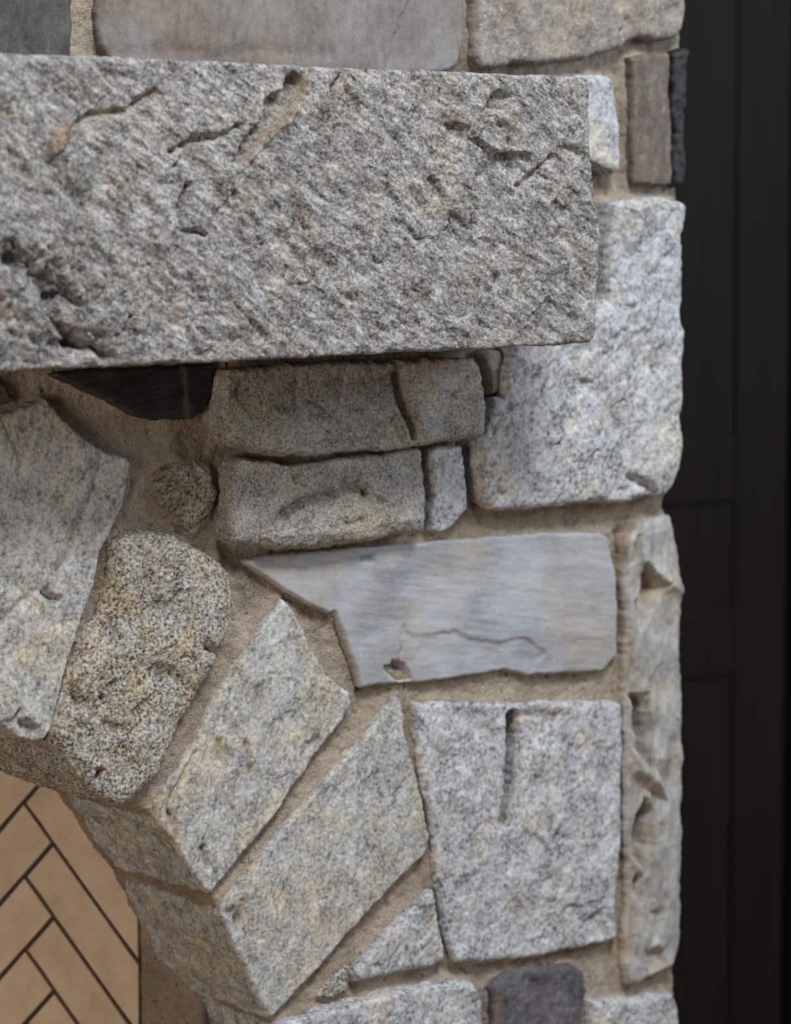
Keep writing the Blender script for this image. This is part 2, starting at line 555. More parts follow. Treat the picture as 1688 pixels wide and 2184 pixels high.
FOOT = []          # stone footprints on the wall, for the mortar
fireplace = bpy.data.objects.new('stone_fireplace', None)
link(fireplace, None, 'grey and tan rubble stone fireplace with sandy mortar and an arched brick firebox', 'fireplace')
_seed = [3]


def add_stone(name, poly, h, mat, label=None, step=0.0023, depth=0.07, warp=0.004, skn=0.003, skst=0.005, parent=fireplace, side=0.0, taper=0.0,
              foot=True, cat=None, **rk):
    _seed[0] += 17
    sd = rk.pop('seed', _seed[0])
    pts = U(poly, h)
    V, Q, A = build_slab(pts, step, relief(h, sd, **rk), h, depth, skst, skn, 28, sd, warp, side_stain=side, taper=taper)
    c = np.array([pts[:, 0].mean(), -h, pts[:, 1].mean()])
    me = np_mesh(name, V - c, Q, M[mat], A)
    o = bpy.data.objects.new(name, me)
    o.location = c
    link(o, parent, label, cat)
    if foot:
        FOOT.append(pts)
    return o


def L(p, **k): return dict(k='line', p=p, **k)
def P(p, **k): return dict(k='poly', p=p, **k)


# ------------------------------------------------------------------ setting
def box_bm(bm, x0, x1, y0, y1, z0, z1, bev=0.0):
    r = bmesh.ops.create_cube(bm, size=1.0)
    for v in r['verts']:
        v.co = Vector(((x0 + x1) / 2 + v.co.x * (x1 - x0), (y0 + y1) / 2 + v.co.y * (y1 - y0), (z0 + z1) / 2 + v.co.z * (z1 - z0)))
    if bev:
        es = list({e for v in r['verts'] for e in v.link_edges})
        bmesh.ops.bevel(bm, geom=es, offset=bev, segments=2, profile=0.6, affect='EDGES')


def bm_obj(name, bm, mat, parent=None, loc=(0, 0, 0), **kw):
    me = bpy.data.meshes.new(name)
    bm.normal_update()
    bm.to_mesh(me)
    bm.free()
    me.materials.append(mat)
    o = bpy.data.objects.new(name, me)
    o.location = loc
    return link(o, parent, **kw)


def box(name, mat, x0, x1, y0, y1, z0, z1, parent=None, bev=0.0, **kw):
    bm = bmesh.new()
    c = ((x0 + x1) / 2, (y0 + y1) / 2, z0)
    box_bm(bm, x0 - c[0], x1 - c[0], y0 - c[1], y1 - c[1], 0, z1 - z0, bev)
    return bm_obj(name, bm, mat, parent, c, **kw)


XR = float(U([(1442, 1092)], 0)[0][0])            # right corner of the chimney breast
BACK = 0.76
box('floor', M['floor'], -3.0, 3.2, -5.2, 1.6, -0.1, 0.0, kind='structure', label='brown oak floor in front of the fireplace')
box('wall_back', M['blackwall'], -2.2, 3.2, BACK + 0.06, BACK + 0.2, 0.0, 2.9, kind='structure', label='black wall behind the stone chimney breast')


def Xat(px, py, y):
    return float(U([(px, py)], -y)[0][0])


def Zat(px, py, y):
    return float(U([(px, py)], -y)[0][1])


# dark panelled door in the recess right of the stone corner
DY = BACK
dx1 = Xat(1680, 1092, DY)
dx0 = dx1 - 0.80
zs = [Zat(1550, yy, DY) for yy in (930, 1070, 1300, 1440)]
door = bpy.data.objects.new('door_1', None)
door.location = ((dx0 + dx1) / 2, DY, 0)
link(door, None, 'black-brown panelled door in the recess beside the stone corner', None, 'structure')
SW = dx1 - Xat(1570, 1092, DY)


def dpart(name, x0, x1, y0, y1, z0, z1, mat='blackpaint', bev=0.004):
    bm = bmesh.new()
    box_bm(bm, x0 - door.location.x, x1 - door.location.x, y0 - DY, y1 - DY, z0, z1, bev)
    return bm_obj(name, bm, M[mat], door)


dpart('stile', dx1 - SW, dx1, DY, DY + 0.05, 0.01, 2.5)
dpart('stile', dx0, dx0 + SW, DY, DY + 0.05, 0.01, 2.5)
rails = [(2.36, 2.5), (zs[1], zs[0]), (zs[3], zs[2]), (0.01, 0.22)]
for a, b in rails:
    dpart('rail', dx0 + SW, dx1 - SW, DY, DY + 0.05, a, b)
for (a, _), (_, b) in zip(rails[:-1], rails[1:]):
    dpart('panel', dx0 + SW - 0.004, dx1 - SW + 0.004, DY + 0.006, DY + 0.04, b - 0.004, a + 0.004, bev=0.006)
kb = bmesh.new()
bmesh.ops.create_uvsphere(kb, u_segments=20, v_segments=12, radius=0.028)
bmesh.ops.create_cone(kb, segments=16, radius1=0.011, radius2=0.011, depth=0.06, matrix=Matrix.Translation((0, 0.03, 0)) @ Matrix.Rotation(math.pi / 2, 4, 'X'))
bm_obj('door_knob', kb, M['steel'], door, (dx0 + SW / 2 - door.location.x, -0.05, 1.0))
box('trim_1', M['blackwall'], dx1 + 0.006, dx1 + 0.12, BACK - 0.01, BACK + 0.06, 0, 2.6, kind='structure', bev=0.004, label='black casing right of the dark door')
box('trim_2', M['blackwall'], dx0 - 0.12, dx0 - 0.006, BACK - 0.01, BACK + 0.06, 0, 2.6, kind='structure', bev=0.004, label='black casing left of the dark door')

# ------------------------------------------------------------------ mantel
MP = MANTEL_P
mantel_poly = [(-420, 100), (0, 113), (200, 120), (500, 133), (700, 143), (900, 150), (1100, 158), (1246, 164), (1257, 170), (1259, 230),
               (1259, 310), (1266, 380), (1270, 430), (1283, 470), (1285, 505), (1279, 540), (1280, 590), (1277, 630), (1272, 680), (1268, 722),
               (1260, 730), (1150, 738), (900, 750), (700, 760), (400, 775), (200, 783), (0, 792), (-420, 806)]
mantel = add_stone('mantel_stone', mantel_poly, MP, 'granite', 'long rough-hewn grey granite mantel slab projecting above the arch',
          step=0.0021, depth=MP + 0.002, warp=0.003, skn=0.004, skst=0.006, parent=None, foot=False, cat='mantel', r=0.006, drop=0.004,
          big=(7, 0.009), med=(22, 0.008), fine=(105, 0.0030), fac=(15, 0.003), fac2=(40, 0.0014), ang=-58, ratio=1.9, ridge=(16, 0.0045), fh=1.9, feats=[
    P([(-420, 470), (60, 470), (190, 540), (290, 620), (330, 770), (-420, 810)], w=0.03, rough=0.014, rf=22, d=0.35),
    P([(105, 272), (135, 257), (152, 263), (137, 300), (127, 318), (108, 330), (97, 345), (95, 325)], w=0.004, h=0.004, s=1.0),
    L([(155, 270), (200, 245), (270, 236), (300, 215), (338, 198)], w=0.004, h=-0.005, s=0.8),
    P([(625, 148), (650, 165), (655, 185), (640, 218), (600, 262), (545, 318), (508, 352), (492, 345), (515, 300), (556, 250), (568, 208), (602, 186), (610, 163)],
      w=0.006, h=-0.009, s=0.35, d=0.2),
    L([(653, 170), (640, 215), (600, 260), (545, 315), (510, 345)], w=0.006, h=0.003, s=0.9),
    L([(365, 325), (400, 303), (440, 296), (475, 292), (512, 270)], w=0.004, h=-0.006, s=0.6),
    L([(728, 155), (716, 185), (712, 215), (705, 258)], w=0.004, h=-0.005, s=0.55),
    L([(398, 395), (388, 440), (383, 490), (432, 503)], w=0.004, h=-0.006, d=0.5),
    P([(952, 218), (985, 235), (1000, 255), (995, 272), (944, 262)], w=0.005, h=0.005, s=0.35),
    P([(1092, 212), (1065, 238), (1022, 247), (1000, 268), (998, 292), (1050, 330), (1130, 330)], w=0.005, h=0.008, fade=0.03, s=0.12),
    P([(1092, 210), (1060, 232), (1030, 244), (1040, 215), (1060, 190)], w=0.006, h=-0.006, s=0.3),
    L([(918, 385), (925, 400), (948, 420)], w=0.004, h=-0.002),
    L([(1012, 372), (1003, 415), (1011, 445)], w=0.004, h=-0.0025, s=0.5),
    L([(1175, 340), (1140, 368), (1103, 398)], w=0.005, h=-0.004, s=0.5),
    L([(1205, 318), (1232, 332)], w=0.007, h=-0.003, s=0.5),
    L([(165, 735), (200, 737), (232, 768)], w=0.008, h=-0.012, d=0.6),
    L([(30, 560), (90, 600), (150, 640)], w=0.014, h=-0.010, d=0.9),
    L([(110, 640), (125, 690), (150, 720)], w=0.008, h=-0.010, d=0.6),
])

# ------------------------------------------------------------------ wall stones above and right of the mantel
add_stone('stone', [(-260, -140), (150, -150), (156, -40), (155, 40), (153, 170), (-260, 170)], 0.012, 'darkslate',
          'dark grey slate block above the left of the mantel', r=0.004, drop=0.004, big=(8, 0.003), med=(40, 0.0012), fac=(16, 0.0012), fine=(150, 0.0006))
add_stone('stone', [(198, -150), (990, -150), (993, 30), (991, 100), (978, 140), (960, 152), (700, 168), (300, 168), (236, 130), (216, 95), (204, 50)], 0.016,
          'brownslate', 'wide smooth grey-brown slate block above the middle of the mantel', r=0.006, drop=0.005, big=(5, 0.004), med=(30, 0.0012), fac=(7, 0.0010), fine=(150, 0.0005),
          feats=[P([(874, -10), (850, 40), (835, 90), (814, 160), (1020, 160), (1020, -160), (870, -160)], w=0.006, h=-0.003),
                 L([(668, 0), (672, 60), (660, 100)], w=0.004, h=-0.0015), L([(230, 118), (400, 110), (470, 122), (560, 108), (700, 118)], w=0.01, h=-0.002)])
add_stone('stone', [(1015, -150), (1466, -150), (1467, 30), (1461, 62), (1449, 77), (1432, 84), (1400, 90), (1370, 81), (1346, 88), (1332, 101), (1312, 108), (1276, 116),
                    (1254, 130), (1220, 128), (1170, 134), (1095, 133), (1085, 145), (1028, 145), (1018, 120), (1020, 60)], 0.03, 'buff',
          'buff rough stone at the top of the right corner', depth=0.2, r=0.010, drop=0.011, big=(9, 0.008), med=(30, 0.004), fac=(16, 0.004))
add_stone('stone', [(1150, 165), (1235, 162), (1304, 160), (1311, 167), (1317, 205), (1325, 262), (1327, 366), (1314, 374), (1279, 356), (1255, 346), (1150, 340)], 0.035,
          'pale', 'small pale stone just right of the mantel end', r=0.010, drop=0.010)
add_stone('stone', [(1350, 121), (1426, 111), (1431, 117), (1429, 200), (1433, 240), (1436, 285), (1434, 394), (1412, 397), (1353, 393), (1351, 300)], 0.02, 'brownbrick',
          'upright brown slate brick beside a black slate on the right corner', r=0.004, drop=0.004, big=(8, 0.003), med=(30, 0.002), fac=(20, 0.0015), ang=70, ratio=2)
add_stone('stone', [(1437, 112), (1471, 102), (1474, 116), (1467, 175), (1463, 250), (1466, 350), (1461, 388), (1448, 400), (1441, 396), (1439, 275), (1437, 225)], 0.022, 'black',
          'thin layered black slate on the right corner', depth=0.18, r=0.006, drop=0.006, big=(12, 0.004), med=(40, 0.005), fac=(40, 0.004), ang=90, ratio=4, warp=0.006)
add_stone('stone', [(1309, 433), (1335, 425), (1400, 420), (1440, 424), (1461, 431), (1471, 442), (1469, 482), (1462, 502), (1464, 560), (1464, 640), (1457, 662), (1457, 682),
                    (1465, 702), (1465, 745), (1461, 772), (1463, 860), (1457, 890), (1460, 930), (1458, 1000), (1448, 1030), (1424, 1058), (1388, 1060), (1344, 1072),
                    (1269, 1071), (1219, 1077), (1124, 1089), (1060, 1089), (1038, 1070), (1027, 1026), (1022, 986), (1030, 941), (1045, 886), (1056, 850),
                    (1080, 840), (1080, 796), (1095, 740), (1110, 660), (1302, 640), (1300, 560)], 0.036, 'pale',
          'large pale grey corner stone below and right of the mantel end', depth=0.2, r=0.011, drop=0.012, big=(8, 0.010), med=(26, 0.006), fac=(15, 0.004), fac2=(38, 0.0015), ang=60, ratio=1.5, warp=0.004,
          feats=[L([(1345, 1018), (1380, 1035), (1395, 1060)], w=0.006, h=-0.008), L([(1080, 845), (1085, 870)], w=0.008, h=-0.006)])
add_stone('stone', [(1036, 748), (1075, 745), (1082, 790), (1078, 832), (1052, 842), (1046, 800)], 0.025, 'buff', 'small buff chinking stone under the mantel beside the large corner stone',
          r=0.008, drop=0.008, big=(20, 0.004))

# stones below the mantel
add_stone('stone', [(500, 792), (560, 782), (700, 776), (860, 770), (1022, 766), (1034, 785), (1040, 830), (1040, 870), (1032, 934), (992, 938), (960, 945), (872, 952), (850, 960),
                    (790, 962), (720, 966), (660, 975), (600, 971), (540, 958), (500, 955), (486, 940), (484, 870), (490, 815)], 0.048, 'tan',
          'tan granite block with a vertical groove, directly under the mantel', r=0.009, drop=0.010, warp=0.006, tilt=(0, -0.24), big=(10, 0.006), med=(30, 0.004), fac=(18, 0.004), fine=(140, 0.0014),
          feats=[L([(860, 765), (866, 830), (874, 880), (880, 930)], w=0.009, h=-0.014, s=0.25), P([(640, 960), (690, 935), (760, 940), (800, 900), (850, 885), (862, 960)], w=0.008, h=-0.007),
                 L([(895, 845), (920, 880), (1000, 890)], w=0.01, h=-0.004), L([(650, 790), (640, 850), (648, 960)], w=0.008, h=-0.0012)])
add_stone('stone', [(506, 990), (525, 978), (610, 990), (680, 988), (800, 970), (880, 957), (904, 962), (911, 985), (912, 1060), (908, 1110), (899, 1136), (850, 1141), (800, 1150),
                    (720, 1165), (640, 1171), (560, 1171), (512, 1166), (495, 1150), (492, 1100), (496, 1030)], 0.036, 'tan',
          'tan granite block with a diagonal dark ledge, second below the mantel', r=0.009, drop=0.010, warp=0.006, tilt=(0, -0.16), big=(10, 0.006), med=(30, 0.004), fac=(18, 0.004), fine=(140, 0.0014),
          feats=[P([(560, 1150), (620, 1090), (700, 1055), (770, 1040), (800, 1100), (910, 1090), (910, 1180), (560, 1180)], w=0.008, h=0.007), L([(590, 1100), (650, 1072), (710, 1055)], w=0.006, h=-0.006, d=0.7),
                 L([(745, 1030), (775, 1050)], w=0.008, h=-0.008, d=0.4), L([(730, 1118), (760, 1108)], w=0.006, h=-0.005)])
add_stone('stone', [(920, 960), (960, 950), (990, 954), (996, 1000), (1002, 1060), (1004, 1088), (985, 1106), (962, 1130), (938, 1140), (920, 1132), (922, 1060)], 0.026, 'pale',
          'narrow upright grey stone between the tan block and the large corner stone', r=0.008, drop=0.008, ang=80, ratio=2)
add_stone('stone', [(518, 1196), (560, 1184), (720, 1171), (860, 1160), (1000, 1149), (1150, 1138), (1286, 1137), (1302, 1148), (1308, 1190), (1315, 1222), (1319, 1300), (1317, 1400),
                    (1309, 1408), (1289, 1432), (1194, 1437), (1124, 1441), (1079, 1428), (1034, 1437), (944, 1450), (889, 1457), (850, 1458), (770, 1466), (764, 1440), (750, 1400),
                    (738, 1365), (724, 1330), (714, 1303), (702, 1312), (660, 1290), (600, 1252), (545, 1218)], 0.016, 'slate',
          'long smooth blue-grey slate with a pointed left end', r=0.004, drop=0.004, big=(5, 0.004), med=(20, 0.0012), fac=(8, 0.0008), fine=(150, 0.0003), warp=0.003, ang=-6, ratio=3.0,
          feats=[P([(862, 1325), (872, 1352), (920, 1355), (975, 1346), (1010, 1365), (1060, 1371), (1120, 1360), (1170, 1390), (1100, 1480), (840, 1480)], w=0.004, h=-0.0022, fade=0.05),
                 P([(818, 1425), (840, 1410), (868, 1418), (885, 1452), (850, 1462)], w=0.005, h=-0.010, s=0.5), L([(735, 1362), (752, 1405), (768, 1460)], w=0.005, h=-0.003, s=0.9),
                 L([(864, 1330), (870, 1350), (920, 1355), (975, 1347), (1010, 1365), (1060, 1371), (1120, 1360), (1150, 1380)], w=0.0018, h=-0.0008, d=0.35), P([(1160, 1100), (1340, 1100), (1340, 1460), (1160, 1460)], w=0.004, s=0.22), L([(775, 1195), (790, 1192)], w=0.004, h=-0.004, d=0.8)])
add_stone('stone', [(1342, 1146), (1362, 1132), (1368, 1116), (1420, 1098), (1437, 1101), (1442, 1142), (1451, 1162), (1457, 1230), (1461, 1262), (1456, 1300), (1454, 1380), (1458, 1450),
                    (1460, 1492), (1457, 1560), (1460, 1620), (1457, 1640), (1460, 1700), (1458, 1720), (1460, 1780), (1457, 1900), (1455, 1990), (1450, 2032), (1440, 2060), (1420, 2074),
                    (1392, 2086), (1368, 2102), (1345, 2104), (1334, 2060), (1338, 1980), (1344, 1900), (1338, 1800), (1340, 1720), (1336, 1640), (1338, 1540), (1338, 1440), (1342, 1340), (1336, 1240)],
          0.024, 'flint', 'tall narrow rippled grey stone with ochre hollows on the right corner', depth=0.2, side=1.0, r=0.008, drop=0.008, big=(14, 0.006), med=(20, 0.005), fac=(14, 0.0015), fine=(120, 0.0003), ang=85, ratio=2.0, warp=0.005,
          feats=[P([(1376, 1205), (1398, 1228), (1422, 1245), (1385, 1310), (1368, 1338), (1364, 1300), (1374, 1260)], w=0.012, h=-0.020, s=0.7), P([(1358, 1135), (1368, 1140), (1366, 1185), (1354, 1200)], w=0.012, h=-0.018, d=0.5),
                 P([(1350, 1490), (1378, 1480), (1392, 1560), (1388, 1640), (1362, 1600)], w=0.012, h=-0.024, s=0.3, d=0.2), P([(1342, 1590), (1360, 1610), (1402, 1650), (1422, 1702), (1400, 1692), (1348, 1650)], w=0.012, h=0.010),
                 P([(1375, 1706), (1394, 1730), (1396, 1800), (1380, 1862), (1352, 1826), (1356, 1760)], w=0.012, h=-0.022, s=0.75), P([(1356, 1862), (1374, 1872), (1370, 1924), (1356, 1900)], w=0.012, h=-0.014, s=0.6),
                 P([(1384, 1934), (1420, 1942), (1414, 2002), (1394, 2012)], w=0.012, h=-0.005), P([(1380, 2026), (1428, 2014), (1424, 2076), (1384, 2090)], w=0.012, h=-0.008, s=0.5),
                 L([(1374, 1195), (1400, 1230), (1452, 1256)], w=0.012, h=0.007), L([(1345, 2035), (1352, 1950), (1346, 1860)], w=0.012, h=-0.004, s=0.8), L([(1345, 1380), (1350, 1440), (1346, 1480)], w=0.009, h=-0.006, s=0.7)])
add_stone('stone', [(890, 1500), (950, 1497), (1084, 1500), (1200, 1496), (1318, 1496), (1330, 1504), (1331, 1592), (1329, 1700), (1327, 1813), (1319, 1873), (1316, 1938), (1319, 2000), (1304, 2011),
                    (1229, 2024), (1169, 2039), (1044, 2054), (974, 2054), (955, 2013), (940, 1938), (935, 1888), (930, 1813), (920, 1738), (906, 1688), (900, 1640), (892, 1570)], 0.02, 'pale',
          'big square grey granite block with a short vertical slot', r=0.009, drop=0.008, big=(8, 0.007), med=(24, 0.005), fac=(14, 0.0014), fac2=(36, 0.0006),
          feats=[L([(1097, 1530), (1100, 1565), (1094, 1640), (1088, 1700), (1078, 1752)], w=0.0125, h=-0.045, flat=True, s=0.25), P([(1110, 1510), (1210, 1505), (1215, 1600), (1120, 1600)], w=0.012, h=-0.005),
                 P([(960, 1505), (1040, 1505), (1050, 1600), (1000, 1560)], w=0.012, h=-0.004), P([(1240, 1960), (1290, 1940), (1300, 2010), (1240, 2020)], w=0.01, h=-0.006)])

# under-mantel left
add_stone('stone', [(-200, 806), (0, 800), (14, 815), (24, 840), (36, 854), (18, 862), (-30, 872), (-200, 880)], 0.014, 'darkslate', 'dark stone sliver at the left edge under the mantel', r=0.005, drop=0.005)
add_stone('stone', [(106, 800), (200, 786), (400, 778), (456, 778), (457, 805), (450, 850), (440, 880), (412, 893), (330, 898), (290, 890), (240, 862), (190, 837), (140, 816)], 0.016, 'black',
          'black slate wedge under the mantel', r=0.004, drop=0.004, big=(7, 0.002), med=(30, 0.0008), fac=(8, 0.0008), fine=(150, 0.0004),
          feats=[L([(394, 778), (398, 830), (402, 896)], w=0.0016, s=0.9), L([(120, 806), (190, 836), (240, 860), (290, 889)], w=0.006, s=0.35)])
add_stone('stone', [(322, 1046), (334, 1024), (346, 1010), (380, 983), (416, 980), (446, 992), (464, 1024), (468, 1066), (458, 1100), (438, 1120), (408, 1140), (380, 1105), (340, 1072)], 0.016, 'weathered',
          'small crumbly brown stone between the arch stones, darkened with painted shade', r=0.016, drop=0.014, big=(22, 0.008), med=(50, 0.007), fac=(50, 0.004), fine=(150, 0.003), warp=0.011, feats=[P([(310, 970), (480, 970), (480, 1150), (310, 1150)], w=0.01, d=0.55, s=0.25)])  # dark mask over the whole stone paints in the shadow it sits in

# ------------------------------------------------------------------ arch stones
AT = 0.235
add_stone('arch_stone', [(-330, 905), (-80, 900), (30, 878), (84, 857), (104, 850), (124, 878), (160, 915), (195, 945), (240, 969), (275, 978), (284, 990), (274, 1030), (265, 1080),
                         (241, 1130), (216, 1190), (201, 1260), (181, 1310), (152, 1400), (127, 1490), (112, 1560), (96, 1580), (75, 1584), (40, 1576), (18, 1552), (-40, 1535), (-180, 1505), (-330, 1490)], 0.022, 'arch',
          'broad grey arch stone at the left edge', depth=AT, skn=0.006, r=0.006, drop=0.005, big=(7, 0.004), med=(24, 0.002), fac=(10, 0.003), fac2=(30, 0.0010), ang=-55, ratio=1.8,
          feats=[P([(222, 940), (205, 990), (200, 1040), (160, 1120), (140, 1190), (122, 1222), (250, 1180), (300, 980)], w=0.008, h=-0.006), L([(208, 985), (200, 1040), (168, 1105), (145, 1170), (125, 1215)], w=0.008, h=-0.003, d=0.5),
                 L([(93, 1262), (104, 1274), (126, 1281)], w=0.004, h=-0.007), L([(0, 1330), (50, 1285), (80, 1255)], w=0.006, h=-0.003, d=0.3), P([(45, 1498), (48, 1532), (88, 1548), (80, 1590), (0, 1590), (-10, 1540), (30, 1530)], w=0.006, h=-0.008),
                 L([(68, 1555), (80, 1560)], w=0.008, d=0.8)])
add_stone('arch_stone', [(256, 1150), (285, 1136), (325, 1132), (380, 1140), (425, 1171), (480, 1202), (500, 1232), (508, 1282), (500, 1327), (482, 1387), (462, 1432), (416, 1507), (388, 1542),
                         (376, 1587), (352, 1634), (344, 1658), (302, 1698), (272, 1724), (225, 1710), (190, 1692), (150, 1640), (122, 1600), (118, 1572), (126, 1520), (150, 1450), (186, 1370), (222, 1310), (240, 1256), (242, 1230), (252, 1185)],
          0.034, 'weathered', 'coarse speckled tan and white arch stone', depth=AT, skn=0.010, r=0.022, drop=0.016, big=(10, 0.007), med=(30, 0.004), fac=(22, 0.003), fine=(170, 0.0024), warp=0.006,
          feats=[L([(320, 1245), (310, 1265), (350, 1290), (395, 1320)], w=0.02, h=-0.006, d=0.3), P([(330, 1400), (400, 1440), (410, 1470), (350, 1470), (320, 1440)], w=0.012, h=-0.007, d=0.3),
                 L([(160, 1470), (172, 1500)], w=0.008, h=-0.010, d=0.6), L([(210, 1660), (218, 1650)], w=0.006, h=-0.010, d=0.5), L([(445, 1385), (470, 1392)], w=0.006, h=-0.010, d=0.4),
                 L([(218, 1485), (224, 1495)], w=0.004, h=-0.006, d=0.5), L([(225, 1545), (250, 1555)], w=0.007, h=-0.004, d=0.6)])
add_stone('arch_stone', [(608, 1278), (631, 1308), (661, 1372), (701, 1442), (750, 1478), (753, 1507), (726, 1547), (646, 1653), (591, 1738), (501, 1843), (452, 1907), (436, 1898), (400, 1848),
                         (371, 1793), (345, 1765), (337, 1728), (347, 1690), (378, 1645), (412, 1592), (436, 1542), (476, 1472), (526, 1392), (566, 1327)], 0.018, 'arch',
          'pale grey arch stone with ochre hairline cracks', depth=AT - 0.005, skn=0.012, r=0.005, drop=0.005, big=(7, 0.004), med=(24, 0.002), fac=(12, 0.002), fac2=(36, 0.0008), ang=70, ratio=1.8,
          feats=[L([(415, 1605), (388, 1660), (360, 1713), (366, 1738), (362, 1795)], w=0.003, h=-0.005, s=1.0), L([(366, 1738), (374, 1762), (376, 1790)], w=0.003, h=-0.004, s=1.0), L([(343, 1690), (335, 1730), (333, 1760)], w=0.004, h=-0.003, s=0.8),
                 L([(496, 1670), (497, 1740)], w=0.003, h=-0.003, s=0.7), L([(524, 1585), (530, 1622), (533, 1650)], w=0.004, h=-0.004, s=1.0), L([(470, 1580), (471, 1622)], w=0.003, h=-0.003, s=0.8),
                 L([(552, 1465), (549, 1517)], w=0.003, h=-0.003, s=0.7), L([(436, 1808), (448, 1850)], w=0.005, h=-0.006, s=0.4), L([(664, 1590), (676, 1578)], w=0.006, h=-0.004, d=1.0), L([(622, 1300), (640, 1340), (690, 1430)], w=0.006, h=0.002)])
add_stone('arch_stone', [(846, 1486), (858, 1496), (864, 1560), (875, 1602), (891, 1660), (906, 1720), (918, 1780), (912, 1820), (880, 1852), (800, 1932), (740, 2000), (680, 2068), (620, 2130), (586, 2166), (575, 2170),
                         (546, 2118), (515, 2053), (488, 1992), (472, 1958), (472, 1938), (504, 1894), (600, 1772), (700, 1662), (780, 1572), (822, 1522)], 0.018, 'arch',
          'longest pale grey arch stone, running from the square block down to the firebox', depth=AT, skn=0.010, r=0.005, drop=0.005, big=(7, 0.004), med=(24, 0.0025), fac=(10, 0.002), fac2=(36, 0.0008), ang=80, ratio=1.8,
          feats=[L([(535, 2045), (545, 2055)], w=0.006, h=-0.003, d=0.9), P([(470, 1940), (500, 1935), (520, 1960), (515, 2000), (490, 1985)], w=0.008, h=-0.006), L([(520, 1925), (515, 1960), (505, 1985)], w=0.005, h=-0.003, s=0.5)])
add_stone('stone', [(768, 2058), (812, 2010), (860, 1962), (915, 1908), (930, 1900), (938, 1950), (950, 2010), (956, 2050), (930, 2062), (880, 2070), (820, 2085), (768, 2096), (756, 2080)], 0.022, 'pale',
          'small triangular grey stone below the longest arch stone', r=0.010, drop=0.009, big=(14, 0.005), med=(34, 0.004), fac=(26, 0.004))
add_stone('stone', [(672, 2130), (700, 2090), (740, 2050), (752, 2060), (748, 2090), (744, 2118), (710, 2135)], 0.012, 'weathered',
          'small tan rubble chip in the mortar beside the arch', r=0.012, drop=0.010, big=(24, 0.006), med=(50, 0.004), fac=(40, 0.003))
add_stone('arch_stone', [(604, 2192), (626, 2177), (690, 2162), (760, 2142), (850, 2117), (900, 2108), (990, 2096), (1016, 2099), (1028, 2122), (1036, 2184), (1040, 2330), (665, 2340), (622, 2240)], 0.034, 'pale',
          'pale grey stone cut by the bottom edge at the foot of the arch', depth=AT, skn=0.010, r=0.010, drop=0.009, big=(9, 0.006), med=(28, 0.004), fac=(16, 0.003))
add_stone('stone', [(1052, 2110), (1070, 2084), (1100, 2070), (1160, 2062), (1224, 2058), (1248, 2073), (1258, 2113), (1246, 2158), (1236, 2190), (1230, 2300), (1070, 2310), (1056, 2200)], 0.02, 'purple',
          'dark purplish stone at the bottom edge', r=0.012, drop=0.010, big=(12, 0.006), med=(30, 0.004), fac=(18, 0.003),
          feats=[L([(1130, 2075), (1140, 2110), (1150, 2150), (1160, 2200)], w=0.008, h=-0.004, s=0.0), L([(1062, 2130), (1064, 2200)], w=0.005, h=-0.003, s=0.8)])
add_stone('stone', [(1268, 2136), (1325, 2131), (1389, 2129), (1438, 2118), (1448, 2138), (1452, 2184), (1454, 2330), (1262, 2330), (1260, 2190)], 0.026, 'pale',
          'grey corner stone at the bottom right', depth=0.2, r=0.009, drop=0.009, big=(10, 0.006), med=(30, 0.004), fac=(20, 0.003))

# ------------------------------------------------------------------ mortar
right_edge = [(1450, -300), (1452, 60), (1450, 105), (1446, 250), (1444, 410), (1442, 700), (1436, 1000), (1418, 1062), (1417, 1096), (1432, 1130), (1440, 1220), (1442, 1600), (1442, 2000),
              (1438, 2070), (1437, 2112), (1440, 2180), (1442, 2400)]
arch_edge = [(690, 2400), (632, 2290), (582, 2190), (556, 2140), (520, 2060), (484, 1985), (452, 1922), (436, 1900), (394, 1848), (364, 1795), (326, 1745), (272, 1716), (215, 1700), (155, 1648), (112, 1600),
             (40, 1562), (-60, 1532), (-200, 1500), (-420, 1474)]
mpoly = U(right_edge + arch_edge + [(-420, -300)], 0.0)
FB = [(f.min(0), f.max(0), f) for f in FOOT]


def stone_depth(x, z):
    best = np.full(x.shape, -1.0)
    for lo, hi, f in FB:
        sel = np.nonzero((x > lo[0] - 0.03) & (x < hi[0] + 0.03) & (z > lo[1] - 0.03) & (z < hi[1] + 0.03))[0]
        if len(sel):
            d, _, _, ii = seg_dist(x[sel], z[sel], f, True)
            best[sel] = np.maximum(best[sel], np.where(ii, d, -d))
    return best


def mortar_h(x, z, d):
    s = stone_depth(x, z)
    out = np.maximum(-s, 0)
    g = 0.004 * fbm(x, z, 12, 3, 801) + 0.0050 * fbm(x, z, 42, 3, 802, 0.6) + 0.0032 * fbm(x, z, 130, 3, 803, 0.7)
    pit = np.maximum(fbm(x, z, 85, 2, 805) - 0.30, 0)
    g = g - 0.010 * pit + 0.006 * np.exp(-out / 0.009)
    for line, w, dp in (([(1322, 1140), (1326, 1260), (1330, 1380), (1332, 1490)], 0.010, 0.016), ([(1012, 950), (1010, 1000), (1018, 1060)], 0.012, 0.016), ([(1332, 1500), (1330, 1700), (1330, 1850)], 0.008, 0.012),
                        ([(905, 1640), (922, 1740), (932, 1860)], 0.007, 0.010), ([(722, 1335), (745, 1400), (765, 1462)], 0.008, 0.010), ([(473, 1010), (478, 1080), (480, 1150)], 0.014, 0.012)):
        dl = seg_dist(x, z, U(line, 0.0), False)[0]
        g = g - dp * np.exp(-(dl / w) ** 2)
    e = np.clip(d / 0.008, 0, 1)
    g = g - 0.006 * (1 - np.sqrt(1 - (1 - e) ** 2))
    z0 = np.zeros_like(x)
    return g, z0, z0


